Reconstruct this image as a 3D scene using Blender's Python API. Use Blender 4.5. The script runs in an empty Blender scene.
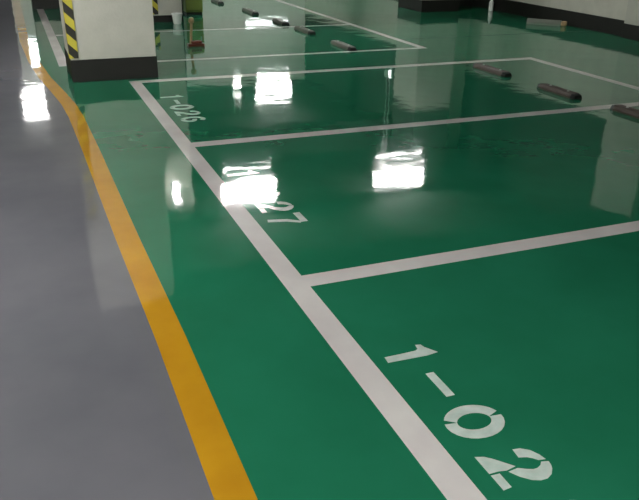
import bpy, bmesh, math, random
from mathutils import Vector, Matrix
random.seed(4)
scene = bpy.context.scene
COL = scene.collection

# ------------------------------------------------------------------ helpers
def link(o):
    COL.objects.link(o); return o

def obj(name, bm, mat, parent=None, loc=None, smooth=False):
    bmesh.ops.recalc_face_normals(bm, faces=bm.faces[:])
    me = bpy.data.meshes.new(name); bm.to_mesh(me); bm.free()
    mats = mat if isinstance(mat, (list, tuple)) else [mat]
    for m in mats: me.materials.append(m)
    if smooth:
        for p in me.polygons: p.use_smooth = True
    o = bpy.data.objects.new(name, me); link(o)
    if parent: o.parent = parent
    if loc: o.location = loc
    return o

def tag(o, label=None, cat=None, group=None, kind=None):
    if label: o['label'] = label
    if cat: o['category'] = cat
    if group: o['group'] = group
    if kind: o['kind'] = kind
    return o

def thing(name, label, cat, loc=(0, 0, 0), rz=0.0, group=None):
    o = bpy.data.objects.new(name, None); link(o)
    o.empty_display_size = .1
    o.location = loc; o.rotation_euler = (0, 0, rz)
    return tag(o, label, cat, group)

def box(bm, x0, x1, y0, y1, z0, z1, bev=0.0, mi=0):
    b2 = bmesh.new()
    bmesh.ops.create_cube(b2, size=1)
    for v in b2.verts:
        v.co = Vector(((x0+x1)/2 + v.co.x*(x1-x0), (y0+y1)/2 + v.co.y*(y1-y0), (z0+z1)/2 + v.co.z*(z1-z0)))
    if bev:
        bmesh.ops.bevel(b2, geom=b2.edges[:], offset=bev, segments=2, affect='EDGES', profile=.5)
    for f in b2.faces: f.material_index = mi
    me = bpy.data.meshes.new('t'); b2.to_mesh(me); b2.free()
    bm.from_mesh(me); bpy.data.meshes.remove(me)
    return bm

def bx(*a, **k):
    return box(bmesh.new(), *a, **k)

def prism(bm, poly, z0, z1):
    """extrude an x/y polygon from z0 to z1"""
    lo = [bm.verts.new((x, y, z0)) for x, y in poly]
    hi = [bm.verts.new((x, y, z1)) for x, y in poly]
    n = len(poly)
    bm.faces.new(lo[::-1]); bm.faces.new(hi)
    for i in range(n):
        bm.faces.new((lo[i], lo[(i+1) % n], hi[(i+1) % n], hi[i]))
    return bm

def lathe(bm, prof, n=24, c=(0, 0, 0)):
    rings = []
    for r, z in prof:
        rings.append([bm.verts.new((c[0]+r*math.cos(2*math.pi*k/n), c[1]+r*math.sin(2*math.pi*k/n), c[2]+z)) for k in range(n)])
    for a, b in zip(rings, rings[1:]):
        for k in range(n):
            bm.faces.new((a[k], a[(k+1) % n], b[(k+1) % n], b[k]))
    bm.faces.new(rings[0][::-1]); bm.faces.new(rings[-1])
    return bm

def tube(bm, pts, r, n=12):
    pts = [Vector(p) for p in pts]; rings = []
    for i, p in enumerate(pts):
        d = (pts[min(i+1, len(pts)-1)] - pts[max(i-1, 0)]).normalized()
        a = d.orthogonal().normalized() if i == 0 else (rings_a - d*rings_a.dot(d)).normalized()
        rings_a = a; b = d.cross(a)
        rings.append([bm.verts.new(p + (a*math.cos(2*math.pi*k/n) + b*math.sin(2*math.pi*k/n))*r) for k in range(n)])
    for A, B in zip(rings, rings[1:]):
        for k in range(n):
            bm.faces.new((A[k], A[(k+1) % n], B[(k+1) % n], B[k]))
    bm.faces.new(rings[0][::-1]); bm.faces.new(rings[-1])
    return bm

# ------------------------------------------------------------------ materials
def base(name, col, rough=.5, spec=.5, metal=0.0, ior=1.5):
    m = bpy.data.materials.new(name); m.use_nodes = True
    nt = m.node_tree; b = nt.nodes['Principled BSDF']
    b.inputs['Base Color'].default_value = (*col, 1)
    b.inputs['Roughness'].default_value = rough
    b.inputs['Metallic'].default_value = metal
    b.inputs['IOR'].default_value = ior
    b.inputs['Specular IOR Level'].default_value = spec
    return m, nt, b

def coord(nt):
    n = nt.nodes.new('ShaderNodeNewGeometry'); return n.outputs['Position']

def noise(nt, vec, scale, detail=3, rough=.55, stretch=None):
    if stretch:
        mp = nt.nodes.new('ShaderNodeMapping'); mp.inputs['Scale'].default_value = stretch
        nt.links.new(vec, mp.inputs['Vector']); vec = mp.outputs['Vector']
    n = nt.nodes.new('ShaderNodeTexNoise'); n.inputs['Scale'].default_value = scale
    n.inputs['Detail'].default_value = detail; n.inputs['Roughness'].default_value = rough
    nt.links.new(vec, n.inputs['Vector']); return n.outputs['Fac']

def vary(nt, b, col, fac, lo=.9, hi=1.1, col2=None):
    r = nt.nodes.new('ShaderNodeValToRGB')
    r.color_ramp.elements[0].position = .3; r.color_ramp.elements[1].position = .7
    c2 = col2 or col
    r.color_ramp.elements[0].color = (*[c*lo for c in col], 1)
    r.color_ramp.elements[1].color = (*[c*hi for c in c2], 1)
    nt.links.new(fac, r.inputs['Fac']); nt.links.new(r.outputs['Color'], b.inputs['Base Color'])

def epoxy_bump(nt, b, amp=1.0):
    """orange-peel and slow trowel waves of a self-levelling resin floor"""
    p = coord(nt)
    big = noise(nt, p, 1.6, 2, .5); mid = noise(nt, p, 9, 2, .5); fine = noise(nt, p, 60, 2, .5)
    def mul(a, k):
        m = nt.nodes.new('ShaderNodeMath'); m.operation = 'MULTIPLY'; m.inputs[1].default_value = k
        nt.links.new(a, m.inputs[0]); return m.outputs[0]
    def add(a, c):
        m = nt.nodes.new('ShaderNodeMath'); m.operation = 'ADD'
        nt.links.new(a, m.inputs[0]); nt.links.new(c, m.inputs[1]); return m.outputs[0]
    h = add(add(mul(big, 1.0), mul(mid, .09)), mul(fine, .010))
    bp = nt.nodes.new('ShaderNodeBump'); bp.inputs['Strength'].default_value = 1.0
    bp.inputs['Distance'].default_value = .0042*amp
    nt.links.new(h, bp.inputs['Height']); nt.links.new(bp.outputs['Normal'], b.inputs['Normal'])

def epoxy(name, col, col2=None, rough=.045, lo=.93, hi=1.07, sc=1.3):
    m, nt, b = base(name, col, rough, ior=1.56)
    vary(nt, b, col, noise(nt, coord(nt), sc, 4), lo, hi, col2)
    epoxy_bump(nt, b)
    return m

M = {}
M['green'] = epoxy('green_epoxy', (.017, .200, .098), (.020, .215, .112))
M['grey'] = epoxy('grey_epoxy', (.175, .176, .200), (.198, .195, .215), rough=.055)
M['white'] = epoxy('white_line_paint', (.80, .735, .73), (.80, .765, .74), sc=3)
M['stencil'] = epoxy('stencil_paint', (.66, .80, .72), (.74, .82, .77), sc=14, rough=.09, lo=.85)
M['yellow'] = epoxy('yellow_line_paint', (.62, .29, .014), (.64, .33, .016), sc=3)

def plain(name, col, rough=.6, spec=.5, metal=0, var=.06, sc=5, bump=0.0, bs=40):
    m, nt, b = base(name, col, rough, spec, metal)
    p = coord(nt)
    vary(nt, b, col, noise(nt, p, sc, 4), 1-var, 1+var)
    if bump:
        bp = nt.nodes.new('ShaderNodeBump'); bp.inputs['Distance'].default_value = bump
        nt.links.new(noise(nt, p, bs, 3), bp.inputs['Height']); nt.links.new(bp.outputs['Normal'], b.inputs['Normal'])
    return m
M['plaster'] = plain('pale_plaster', (.45, .445, .39), .75, .3, bump=.002)
M['farplaster'] = plain('far_wall_plaster', (.60, .62, .56), .8, .3)
M['dado'] = plain('dado_paint', (.52, .51, .44), .7, .3, bump=.002)
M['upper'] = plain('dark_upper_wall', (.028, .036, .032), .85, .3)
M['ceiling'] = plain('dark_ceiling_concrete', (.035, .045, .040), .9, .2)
M['black'] = plain('black_base_paint', (.012, .012, .010), .55, .3)
M['darkgrey'] = plain('dark_shutter', (.04, .045, .05), .6, .4)
M['brown'] = plain('brown_rubber', (.085, .062, .048), .6, .4, bump=.001)
M['greyrub'] = plain('grey_rubber', (.10, .105, .08), .6, .4, bump=.001)
M['rubber'] = plain('black_rubber', (.012, .013, .012), .55, .4)
M['ylwband'] = plain('yellow_reflective_band', (.65, .50, .03), .4, .5)
M['steel'] = plain('painted_steel', (.45, .46, .45), .35, .5, .3)
M['olive'] = plain('olive_enamel', (.15, .20, .035), .45, .5)
M['tan'] = plain('tan_paint', (.50, .33, .17), .5, .5)
M['rust'] = plain('reddish_brown_paint', (.20, .040, .018), .5, .5)
M['bucket'] = plain('white_plastic', (.85, .88, .84), .35, .5)
M['pale'] = plain('pale_grey_board', (.20, .22, .185), .6, .4)
M['housing'] = plain('white_enamel', (.7, .7, .68), .4, .5)

def stripes(name):
    m, nt, b = base(name, (.5, .4, .02), .45)
    sp = nt.nodes.new('ShaderNodeSeparateXYZ'); nt.links.new(coord(nt), sp.inputs[0])
    a = nt.nodes.new('ShaderNodeMath'); a.operation = 'SUBTRACT'          # x - y keeps the slant running on round the corner
    nt.links.new(sp.outputs['X'], a.inputs[0]); nt.links.new(sp.outputs['Y'], a.inputs[1])
    s = nt.nodes.new('ShaderNodeMath'); s.operation = 'ADD'
    nt.links.new(a.outputs[0], s.inputs[0]); nt.links.new(sp.outputs['Z'], s.inputs[1])
    d = nt.nodes.new('ShaderNodeMath'); d.operation = 'MULTIPLY'; d.inputs[1].default_value = 1/.205
    nt.links.new(s.outputs[0], d.inputs[0])
    ofs = nt.nodes.new('ShaderNodeMath'); ofs.operation = 'ADD'; ofs.inputs[1].default_value = STRIPE_PHASE
    nt.links.new(d.outputs[0], ofs.inputs[0])
    f = nt.nodes.new('ShaderNodeMath'); f.operation = 'FRACT'; nt.links.new(ofs.outputs[0], f.inputs[0])
    g = nt.nodes.new('ShaderNodeMath'); g.operation = 'GREATER_THAN'; g.inputs[1].default_value = .5
    nt.links.new(f.outputs[0], g.inputs[0])
    mx = nt.nodes.new('ShaderNodeMix'); mx.data_type = 'RGBA'
    mx.inputs[6].default_value = (.012, .012, .008, 1); mx.inputs[7].default_value = (.50, .43, .04, 1)
    nt.links.new(g.outputs[0], mx.inputs[0]); nt.links.new(mx.outputs[2], b.inputs['Base Color'])
    return m
STRIPE_PHASE = .42
M['stripes'] = stripes('black_and_yellow_stripes')

def emit(name, col, s):
    m = bpy.data.materials.new(name); m.use_nodes = True; nt = m.node_tree
    b = nt.nodes['Principled BSDF']; b.inputs['Base Color'].default_value = (.8, .8, .8, 1)
    b.inputs['Emission Color'].default_value = (*col, 1); b.inputs['Emission Strength'].default_value = s
    # faint grain of an acrylic diffuser
    r = nt.nodes.new('ShaderNodeValToRGB'); r.color_ramp.elements[0].color = (.75, .75, .75, 1)
    nt.links.new(noise(nt, coord(nt), 3, 2), r.inputs['Fac']); nt.links.new(r.outputs['Color'], b.inputs['Base Color'])
    return m
M['lamp'] = emit('lit_diffuser', (1.0, .985, .95), 20)
M['tube'] = emit('lit_tube', (.95, 1.0, .97), 16)
M['strip'] = emit('lit_strip', (.9, 1.0, .95), 2.2)

# ------------------------------------------------------------------ setting
XL, XR, YB, YF, ZC = -7.0, 7.62, -9.0, 20.0, 3.35
def struct(name, bm, mat, label=None, parent=None):
    o = obj(name, bm, mat, parent)
    if not parent: tag(o, label, None, None, 'structure')
    return o

# yellow line centre: straight along the bays, then drifting left past the column
YC = [(-9.0, -.725), (-.3, -.722), (.8, -.738), (2.6, -.750), (3.6, -.765), (4.1, -.79), (4.6, -.84), (5.4, -.93), (6.4, -1.0), (8.0, -1.06), (13.0, -1.06), (YF, -1.06)]
HW = .062
bm = bmesh.new()
def quad(bm, pts, mi):
    f = bm.faces.new([bm.verts.new((x, y, 0)) for x, y in pts]); f.material_index = mi
for (y0, c0), (y1, c1) in zip(YC, YC[1:]):
    quad(bm, [(XL-.2, y0), (c0, y0), (c1, y1), (XL-.2, y1)], 1)
    quad(bm, [(c0, y0), (XR+.2, y0), (XR+.2, y1), (c1, y1)], 0)
bmesh.ops.remove_doubles(bm, verts=bm.verts[:], dist=1e-5)
r = bmesh.ops.extrude_face_region(bm, geom=bm.faces[:])
for v in [g for g in r['geom'] if isinstance(g, bmesh.types.BMVert)]: v.co.z -= .15
floor = struct('floor', bm, [M['green'], M['grey']], 'glossy resin floor, green in the parking bays and grey in the driving lane')

struct('ceiling', bx(XL-.2, XR+.2, YB-.2, YF+.2, ZC, ZC+.2), M['ceiling'], 'dark concrete garage ceiling')
w = struct('wall_left', bx(XL-.2, XL, YB, YF, 0, ZC), M['upper'], 'dark wall beyond the grey driving lane')
struct('wall_behind', bx(XL-.2, XR+.2, YB-.2, YB, 0, ZC), M['farplaster'], 'pale wall closing the near end of the garage')
# far wall with a dark shuttered opening at the end of the lane
struct('wall_back', bx(-1.15, XR+.2, YF, YF+.2, 0, ZC), M['farplaster'], 'pale wall at the far end of the garage')
d = struct('door_1', bx(XL-.2, -1.15, YF+.02, YF+.14, 0, ZC-.02), M['darkgrey'], 'dark roller shutter closing the far end of the lane')
bm = bmesh.new()
for k in range(24): box(bm, XL-.1, -1.18, YF-.005, YF+.03, .02+k*.135, .02+k*.135+.11, .01)
struct('shutter_slats', bm, M['darkgrey'], parent=d)
# right-hand wall: pale dado under a dark upper part, with one projecting pier
wr = struct('wall_right', bx(XR, XR+.2, YB, YF, 0, ZC), M['upper'], 'long wall at the right, pale below and dark above')
struct('dado', bx(XR-.02, XR, 6.02, YF, .24, 1.28), M['dado'], parent=wr)
struct('dado', bx(XR-.02, XR, YB, 5.1, .24, 1.28), M['dado'], parent=wr)
bb = struct('baseboard_right', bx(XR-.035, XR, 6.02, YF, 0, .24, .004), M['black'], 'black skirting painted along the right wall')

for k, y in enumerate((-2.0, 5.06, 12.0)):
    struct('trim_%d' % (k+1), bx(XL, XR, y, y+.75, 2.74, ZC-.001), M['ceiling'], 'dark concrete beam under the ceiling')
# ------------------------------------------------------------------ columns
def guard(parent, x0, x1, y0, z0=.24, z1=1.6, w=.078, side=.078, t=.012):
    """an angle-shaped corner protector on the left front edge"""
    poly = [(x0-t, y0-t), (x0+w, y0-t), (x0+w, y0), (x0, y0), (x0, y0+side), (x0-t, y0+side)]
    o = obj('corner_guard', prism(bmesh.new(), poly, z0, z1), M['stripes'], parent)
    o['label'] = 'black and yellow striped corner guard'
    return o
def column(label, x0, x1, y0, y1, zb=.215, g=True, mat='plaster', group=None, gz=1.6, zt=None):
    cx, cy = (x0+x1)/2, (y0+y1)/2
    t = thing('column', label, 'column', (cx, cy, 0), 0, group)
    a, b, c, e = x0-cx, x1-cx, y0-cy, y1-cy
    obj('shaft', bx(a, b, c, e, zb, zt or (2.738 if y0 == 5.05 else ZC-.001), .006), M[mat], t)
    if zt:  # upper shaft coloured dark so the column's mirror image in the floor stops early
        o = obj('upper_shaft', bx(a, b, c, e, zt, ZC, .006), M['upper'], t); o['label'] = 'upper part, darkened to cut its floor reflection short'
    o = obj('plinth', bx(a-.006, b+.006, c-.006, e+.006, 0, zb, .004), M['black'], t)
    o['label'] = 'black painted base band'
    if g: guard(t, a, b, c, z0=zb+.02, z1=gz)
    return t
column('thick pale column with black base, nearest one, beside bay 1-026', -.665, .21, 5.05, 5.85, zb=.228)
column('pale column behind the nearest one, by the small white bucket', .95, 1.42, 9.40, 10.0, zb=.11, gz=.42)
column('pale column far down the lane, left of the nearest column', -.80, -.18, 11.7, 12.3, g=False)
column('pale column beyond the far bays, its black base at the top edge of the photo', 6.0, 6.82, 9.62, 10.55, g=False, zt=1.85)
column('pale pier against the right wall, cut off by the photo edge', 7.50, XR-.004, 5.1, 6.02, g=False)

# cross wall between the far column and the right wall
tw = struct('wall_cross', bx(6.80, XR-.045, 10.34, 10.50, 0, ZC), M['dado'], 'short cross wall behind the far right column')
struct('skirting', bx(6.80, XR-.05, 10.30, 10.34, 0, .24, .004), M['black'], parent=tw)

# ------------------------------------------------------------------ painted lines
T = .0008
def line(name, label, poly, mat='white', group=None, cat='line'):
    o = obj(name, prism(bmesh.new(), poly, 0.00005, T), M[mat])
    return tag(o, label, cat, group)
def rect(x0, x1, y0, y1): return [(x0, y0), (x1, y0), (x1, y1), (x0, y1)]
P = 2.45; W2 = .0605; DX = 4.97
# the yellow edge line as a strip with mitred bends
L = [(c-HW, y) for y, c in YC]; R_ = [(c+HW, y) for y, c in YC]
bm = bmesh.new()
for i in range(len(YC)-1):
    q = [L[i], R_[i], R_[i+1], L[i+1]]
    f = bm.faces.new([bm.verts.new((x, y, T)) for x, y in q])
bmesh.ops.remove_doubles(bm, verts=bm.verts[:], dist=1e-5)
r = bmesh.ops.extrude_face_region(bm, geom=bm.faces[:])
for v in [g for g in r['geom'] if isinstance(g, bmesh.types.BMVert)]: v.co.z = .00005
tag(obj('edge_line', bm, M['yellow']), 'yellow line between the grey lane and the green bays', 'line')

line('bay_front_line', 'thick white line running along the fronts of the numbered bays, past 1-026 and 27',
     rect(-.1155, 0, -8.5, 2*P+W2))
def divider(k, label, x1=DX-.05): return line('bay_divider_line', label, rect(0.0, x1, k*P-W2, k*P+W2), group='white bay divider lines')
divider(2, 'white divider line beside the nearest column, upper side of bay 1-026')
divider(1, 'white divider line between number 1-026 and number 27')
divider(0, 'white divider line between number 27 and the nearest number 1-02')
divider(-1, 'white divider line below the nearest bay, out of frame')
line('bay_back_line', 'thin white line closing the backs of the numbered bays, behind the brown wheel stops',
     rect(DX-.05, DX+.06, -8.5, 2*P+W2))
# the opposite block of bays further away
line('bay_divider_line', 'thin white divider line just beyond bay 1-026, nearer of the two far ones', rect(-.65, 3.97, 5.97, 6.06), group='white bay divider lines')
line('bay_divider_line', 'thin white divider line beyond the tan post, further of the two far ones', rect(-.65, 3.97, 8.38, 8.47), group='white bay divider lines')
line('bay_back_line', 'thin white line closing the far bays, slanting from top centre down to a point',
     rect(3.97, 4.07, 5.97, 14.0))
line('bay_front_line', 'pale white line seen left of the nearest column', rect(-.745, -.63, 6.0, 14.0))
# saw-cut joint in the green floor
tag(obj('floor_joint', prism(bmesh.new(), rect(4.10, 7.80, 6.765, 6.785), 0.00005, .0006), M['black']),
    'thin dark joint across the green floor towards the right wall', 'joint')

# ------------------------------------------------------------------ stencilled numbers
def strip_path(bm, pts, w, z=T):
    """a flat stroke of width w along pts (x right, y up of the glyph)"""
    pts = [Vector((a, b)) for a, b in pts]; l, rr = [], []
    for i, p in enumerate(pts):
        if i == 0: n = pts[1]-p
        elif i == len(pts)-1: n = p-pts[i-1]
        else: n = (pts[i+1]-p).normalized() + (p-pts[i-1]).normalized()
        n.normalize(); n = Vector((-n.y, n.x))
        ww = w[i] if isinstance(w, list) else w
        l.append(p+n*ww/2); rr.append(p-n*ww/2)
    lo, hi = [], []
    for a, b in zip(l, rr):
        lo.append((bm.verts.new((a.x, a.y, .00005)), bm.verts.new((b.x, b.y, .00005))))
        hi.append((bm.verts.new((a.x, a.y, z)), bm.verts.new((b.x, b.y, z))))
    for i in range(len(pts)-1):
        bm.faces.new((hi[i][0], hi[i][1], hi[i+1][1], hi[i+1][0]))
        bm.faces.new((lo[i][1], lo[i][0], lo[i+1][0], lo[i+1][1]))
        bm.faces.new((lo[i][0], hi[i][0], hi[i+1][0], lo[i+1][0]))
        bm.faces.new((lo[i][1], lo[i+1][1], hi[i+1][1], hi[i][1]))
    for e in (0, -1):
        bm.faces.new((lo[e][0], lo[e][1], hi[e][1], hi[e][0]))
def arc(cx, cy, rx, ry, a0, a1, n=14):
    return [(cx+rx*math.cos(math.radians(a0+(a1-a0)*i/n)), cy+ry*math.sin(math.radians(a0+(a1-a0)*i/n))) for i in range(n+1)]
H = .225; S = .046
def poly(bm, pts): prism(bm, pts, .00005, T)
def glyph(ch):
    bm = bmesh.new(); h = H/2; rx = .068; ry = h-S/2
    if ch == '1':
        poly(bm, [(-.021, -.117), (.0195, -.121), (.0242, -.0125), (.0265, .055), (.0189, .1086), (-.0348, .0738), (-.0562, .0696),
                  (-.0616, .0459), (-.0306, .0407), (-.0219, .0266), (-.020, -.0465)])
    elif ch == '-':
        strip_path(bm, [(-.080, 0), (.080, 0)], .036)
    elif ch == '0':
        strip_path(bm, arc(0, 0, rx, ry, 102, 246), S*1.02)
        strip_path(bm, arc(0, 0, rx, ry, 256, 452), S*1.02)
    elif ch == '2':
        poly(bm, [(-.0861, -.1045), (-.0755, -.0742), (-.0585, -.0542), (-.0003, -.0025), (.0065, -.0413), (.0007, -.0693), (.0004, -.1045)])
        poly(bm, [(.0088, -.1042), (.0105, -.0715), (.0760, -.0715), (.0795, -.1042)])
        poly(bm, [(.0135, -.0395), (.0095, -.0006), (.0240, .0240), (.0325, .0450), (.0321, .0605), (.0238, .0788), (.0116, .0901), (.018, .1154),
                  (.0360, .1120), (.0510, .1046), (.0720, .0864), (.0840, .0613), (.0839, .0349), (.0721, .0089), (.0462, -.0184)])
        poly(bm, [(-.0730, .0372), (-.0690, .0644), (-.0493, .0914), (-.0193, .1075), (.0062, .1130), (.0014, .0872), (-.0120, .0760), (-.0237, .0600), (-.0325, .0326)])
    elif ch == '6':
        strip_path(bm, arc(0, 0, .064, ry, 48, 258), S*.9)
        strip_path(bm, arc(0, -.038, .064, h-.038-S/2, 274, 455), S*.9)
    elif ch == '7':
        strip_path(bm, [(-.078, h-.022), (.066, h-.022)], .042)
        strip_path(bm, [(.066, h-.043), (.020, 0), (-.008, -h)], [.026, S*.8, S*.8])
    elif ch == '8':
        for cy, ry2, rx2 in ((.050, .044, .054), (-.047, .047, .064)):
            strip_path(bm, arc(0, cy, rx2, ry2, 98, 262), S*.86)
            strip_path(bm, arc(0, cy, rx2, ry2, 278, 442), S*.86)
    return bm
GM = {}
def number(text, label, ys, sx=1.0):
    t = thing('bay_number', label, 'number', (.176, ys[0], 0), -math.pi/2, 'stencilled bay numbers')
    names = {'-': 'dash'}
    for ch, y in zip(text, ys):
        nm = names.get(ch, 'digit')
        if ch not in GM:
            o = obj(nm, glyph(ch), M['stencil']); GM[ch] = o
        else:
            o = GM[ch].copy(); COL.objects.link(o)
        o.parent = t; o.location = (ys[0]-y, 0, 0)
    return t
number('1-026', 'white stencilled bay number 1-026, the furthest, near the column', [4.11, 3.89, 3.67, 3.44, 3.215])
number('1-027', 'white stencilled bay number ending in 27, half hidden by the bright lamp reflection', [1.66, 1.45, 1.235, 1.00, .785])
number('1-028', 'white stencilled bay number starting 1-02, nearest, at the bottom of the photo', [-.765, -.985, -1.226, -1.475, -1.735])

# ------------------------------------------------------------------ wheel stops
def wheel_stop(label, x, y0, y1, mat, h=.048, w=.13, bands=False, group='wheel stops'):
    L_ = y1-y0
    t = thing('wheel_stop', label, 'wheel stop', (x, (y0+y1)/2, 0), 0, group)
    def trap(a, b, s=1.0):
        bm = bmesh.new()
        prof = [(-w/2, 0), (w/2, 0), (w/2*.97, h*.35), (w*.37, h*.92), (w*.31, h), (-w*.31, h), (-w*.37, h*.92), (-w/2*.97, h*.35)]
        A = [bm.verts.new((px*s, a, pz*s)) for px, pz in prof]; B = [bm.verts.new((px*s, b, pz*s)) for px, pz in prof]
        n = len(prof); bm.faces.new(A); bm.faces.new(B[::-1])
        for i in range(n): bm.faces.new((A[i], B[i], B[(i+1) % n], A[(i+1) % n]))
        return bm
    obj('rubber_body', trap(-L_/2+.05, L_/2-.05), M[mat], t)
    for s in (-1, 1):
        e = trap(-.025, .025, 1.0)
        for v in e.verts:
            if v.co.y*s > 0: v.co.x *= .75; v.co.z *= .8
        o = obj('end_cap', e, M['rubber'], t, (0, s*(L_/2-.025), 0)); o['label'] = 'black end cap'
        bm = lathe(bmesh.new(), [(.013, 0), (.013, .004), (.008, .009)], 8)
        obj('bolt', bm, M['steel'], t, (0, s*(L_/2-.16), h+.0002))
    return t
wheel_stop('brown rubber wheel stop in bay 1-026, farther of its pair', 3.97, 3.96, 4.62, 'brown')
wheel_stop('brown rubber wheel stop in bay 1-026, nearer of its pair', 3.99, 2.80, 3.40, 'brown')
wheel_stop('brown rubber wheel stop at the right edge beside the divider line end', 4.06, 1.66, 2.37, 'brown')
wheel_stop('grey wheel stop with dark ends, in the nearest far bay just above its divider line', 2.98, 6.04, 6.72, 'greyrub')
wheel_stop('grey wheel stop with a dark end, touching the further far divider line', 2.98, 7.52, 8.20, 'greyrub')
wheel_stop('grey wheel stop just above the further far divider line', 2.93, 8.55, 9.15, 'greyrub')
wheel_stop('dark wheel stop by itself near the top edge, above the white streak', 2.87, 10.0, 10.75, 'greyrub')
wheel_stop('dark wheel stop cut by the top edge, right of the olive cabinet', 2.70, 11.75, 12.40, 'greyrub')

# ------------------------------------------------------------------ small things
# tan post on a red-brown foot
t = thing('barrier_post', 'short tan post on a reddish-brown foot plate, standing in the far bay', 'post', (1.03, 6.98, 0))
bm = bx(-.065, .155, -.06, .06, 0, .035, .008); box(bm, -.02, .125, -.035, .035, .035, .07, .01)
o = obj('foot_plate', bm, M['rust'], t); o['label'] = 'reddish-brown foot plate'
obj('upright', tube(bmesh.new(), [(-.02, 0, .03), (-.012, 0, .15), (.0, 0, .30)], .018), M['tan'], t)
obj('post_cap', lathe(bmesh.new(), [(.018, .0), (.036, .015), (.040, .04), (.03, .07), (.012, .08)], 16, (0, 0, .295)), M['tan'], t)
for sx in (-.05, .14):
    obj('bolt', lathe(bmesh.new(), [(.010, 0), (.010, .006), (.005, .01)], 8), M['steel'], t, (sx, 0, .0345))

# white bucket
t = thing('bucket', 'small white plastic bucket at the foot of the column behind the nearest one', 'bucket', (1.29, 9.2, 0))
obj('pail', lathe(bmesh.new(), [(.06, 0), (.066, .01), (.082, .15), (.088, .15), (.088, .163), (.078, .163), (.074, .15), (.058, .02)], 28), M['bucket'], t, smooth=False)
obj('handle', tube(bmesh.new(), [(.088*math.cos(a), -.03*math.sin(a)-.0, .15-.04*math.sin(a)) for a in [math.pi*i/10 for i in range(11)]], .004, 8), M['steel'], t)

# olive cabinet and dark pipe beside it
t = thing('cabinet', 'low narrow olive-green cabinet standing beyond the tan post', 'cabinet', (1.80, 10.35, 0))
obj('body', bx(-.15, .15, -.16, .16, .05, .66, .008), M['olive'], t)
obj('plinth', bx(-.14, .14, -.15, .15, 0, .05), M['black'], t)
dd = obj('door', bx(-.135, .135, -.172, -.16, .09, .62, .003), M['olive'], t)
obj('handle', bx(.09, .105, -.19, -.172, .36, .46, .003), M['steel'], dd)
t = thing('drain_pipe', 'dark upright pipe between the pale column and the olive cabinet', 'pipe', (1.565, 10.25, 0))
obj('pipe', lathe(bmesh.new(), [(.045, 0), (.045, ZC)], 20), M['rubber'], t)
for z in (.35, 1.4, 2.6):
    obj('pipe_clamp', lathe(bmesh.new(), [(.052, 0), (.052, .03)], 20, (0, 0, z)), M['steel'], t)

# pale board lying against the right skirting
t = thing('wheel_stop', 'pale wheel stop lying loose near the right wall skirting', 'wheel stop', (7.28, 7.55, 0), 0, 'wheel stops')
bm = bmesh.new()
t.rotation_euler = (0, 0, math.radians(-48))
prof = [(-.06, 0), (.06, 0), (.055, .04), (.03, .085), (-.03, .085), (-.055, .04)]
A = [bm.verts.new((-.33, a, b)) for a, b in prof]; B = [bm.verts.new((.24, a, b)) for a, b in prof]
bm.faces.new(A); bm.faces.new(B[::-1])
for i in range(6): bm.faces.new((A[i], B[i], B[(i+1) % 6], A[(i+1) % 6]))
obj('rubber_body', bm, M['pale'], t)
obj('end_cap', bx(.24, .33, -.055, .055, 0, .08, .02), M['tan'], t)

# small pale bottle at the cross wall
t = thing('bottle', 'small pale bottle standing in the corner by the right wall, top edge', 'bottle', (7.50, 9.55, 0))
obj('body', lathe(bmesh.new(), [(.04, 0), (.045, .01), (.045, .16), (.02, .20), (.018, .22)], 20), M['bucket'], t)
obj('cap', lathe(bmesh.new(), [(.02, .22), (.02, .245), (.014, .25)], 16), M['steel'], t)

# ------------------------------------------------------------------ lamps
def lamp_box(label, x0, x1, y, z0, z1, tube_below=True, group='hanging light boxes', mat='lamp', th=.07):
    cx = (x0+x1)/2; hw = (x1-x0)/2
    t = thing('ceiling_lamp', label, 'lamp', (cx, y, 0), 0, group)
    bm = bmesh.new(); f = .02
    box(bm, -hw, hw, -th, th, z1-f, z1); box(bm, -hw, hw, -th, th, z0, z0+f*.4)
    box(bm, -hw, -hw+f, -th, th, z0+f*.4, z1-f); box(bm, hw-f, hw, -th, th, z0+f*.4, z1-f)
    obj('frame', bm, M['housing'], t)
    obj('diffuser', bx(-hw+f, hw-f, -th+.012, th-.012, z0+f*.4, z1-f), M[mat], t)
    for s in (-1, 1):
        obj('suspension_rod', tube(bmesh.new(), [(s*hw*.7, 0, z1), (s*hw*.7, 0, ZC)], .006, 8), M['steel'], t)
    if tube_below:
        obj('tube_light', tube(bmesh.new(), [(-hw*.9, 0, z0-.25), (hw*.9, 0, z0-.25)], .012, 12), M['tube'], t)
        for s in (-1, 1):
            obj('lamp_holder', bx(s*hw*.9-.015, s*hw*.9+.015, -.02, .02, z0-.27, z0), M['housing'], t)
    return t
lamp_box('bright hanging lamp mirrored in the floor over number 27', 1.82, 2.86, 9.0, 2.74, 3.08)
lamp_box('bright hanging lamp mirrored in the middle of the floor right of number 27', 4.82, 5.92, 9.0, 2.80, 3.10)
lamp_box('bright hanging lamp mirrored in bay 1-026, above the 26', 4.64, 5.68, 16.0, 2.60, 2.90)
lamp_box('bright hanging lamp mirrored in the grey lane beside the yellow line', -1.25, -.40, 16.0, 2.58, 2.90)
lamp_box('small bright hanging lamp mirrored left of the largest one in bay 1-026', 4.03, 4.25, 16.0, 2.45, 2.65, False)
lamp_box('narrow hanging lamp mirrored left of the thick white line', .98, 1.12, 9.0, 2.66, 2.92, False)
lamp_box('small hanging lamp mirrored beside the far right column', 5.22, 5.31, 9.4, 1.0, 1.12, False, mat='strip')
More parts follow.
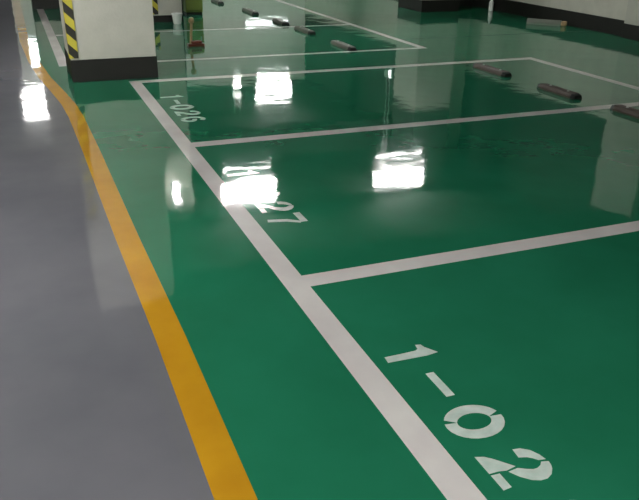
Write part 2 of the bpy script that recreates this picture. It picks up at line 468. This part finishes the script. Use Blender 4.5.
# unseen lamps added behind and beside the viewer for overall light
for i, (x, y) in enumerate([(-3.6, -.6), (-3.6, -5.5), (.4, -5.5), (-4.6, 4.2), (-3.3, 1.6), (-2.75, 2.9)]):
    lamp_box('added fill lamp around the viewer, out of the photo' if i else 'added fill lamp over the grey lane, out of the photo', x-.55, x+.55, y, 2.62, 3.02)
# light strip on the far wall, seen as a flat streak
t = thing('wall_lamp', 'flat light strip on the far wall, mirrored as a white streak beyond the far bays', 'lamp', (6.3, YF-.001, 1.49))
obj('housing', bx(-.75, .75, -.05, 0, -.09, .09, .005), M['housing'], t)
obj('diffuser', bx(-.70, .70, -.062, -.05, -.035, .035, .003), M['strip'], t)

t = thing('wall_lamp', 'narrow upright light panel on the far wall, mirrored beside the yellow line', 'lamp', (-.75, YF-.001, 1.8))
obj('housing', bx(-.15, .15, -.05, 0, -.03, .78, .005), M['housing'], t)
obj('diffuser', bx(-.12, .12, -.062, -.05, 0, .75, .003), M['strip'], t)

# ------------------------------------------------------------------ world, camera, view
wd = bpy.data.worlds.new('World'); scene.world = wd; wd.use_nodes = True
wd.node_tree.nodes['Background'].inputs[0].default_value = (.5, .6, .6, 1)
wd.node_tree.nodes['Background'].inputs[1].default_value = .0

f, cx, cy, h, pitch, yaw, roll = 726.75, -1.1452, -2.95853, 1.6287, .43127, .38957, .01961
F = Vector((math.sin(yaw)*math.cos(pitch), math.cos(yaw)*math.cos(pitch), -math.sin(pitch)))
Rt = Vector((math.cos(yaw), -math.sin(yaw), 0)); U = Rt.cross(F)
c, s = math.cos(roll), math.sin(roll)
R2 = c*Rt+s*U; U2 = -s*Rt+c*U
cam = bpy.data.cameras.new('camera'); co = bpy.data.objects.new('camera', cam); link(co)
mtx = Matrix((R2, U2, -F)).transposed().to_4x4(); mtx.translation = (cx, cy, h)
co.matrix_world = mtx
cam.sensor_width = 36; cam.sensor_fit = 'HORIZONTAL'; cam.lens = f*36/639
cam.clip_start = .05; cam.clip_end = 100
scene.camera = co
vs = scene.view_settings
vs.view_transform = 'Standard'; vs.look = 'None'; vs.gamma = 1; vs.use_curve_mapping = False
vs.exposure = 1.9
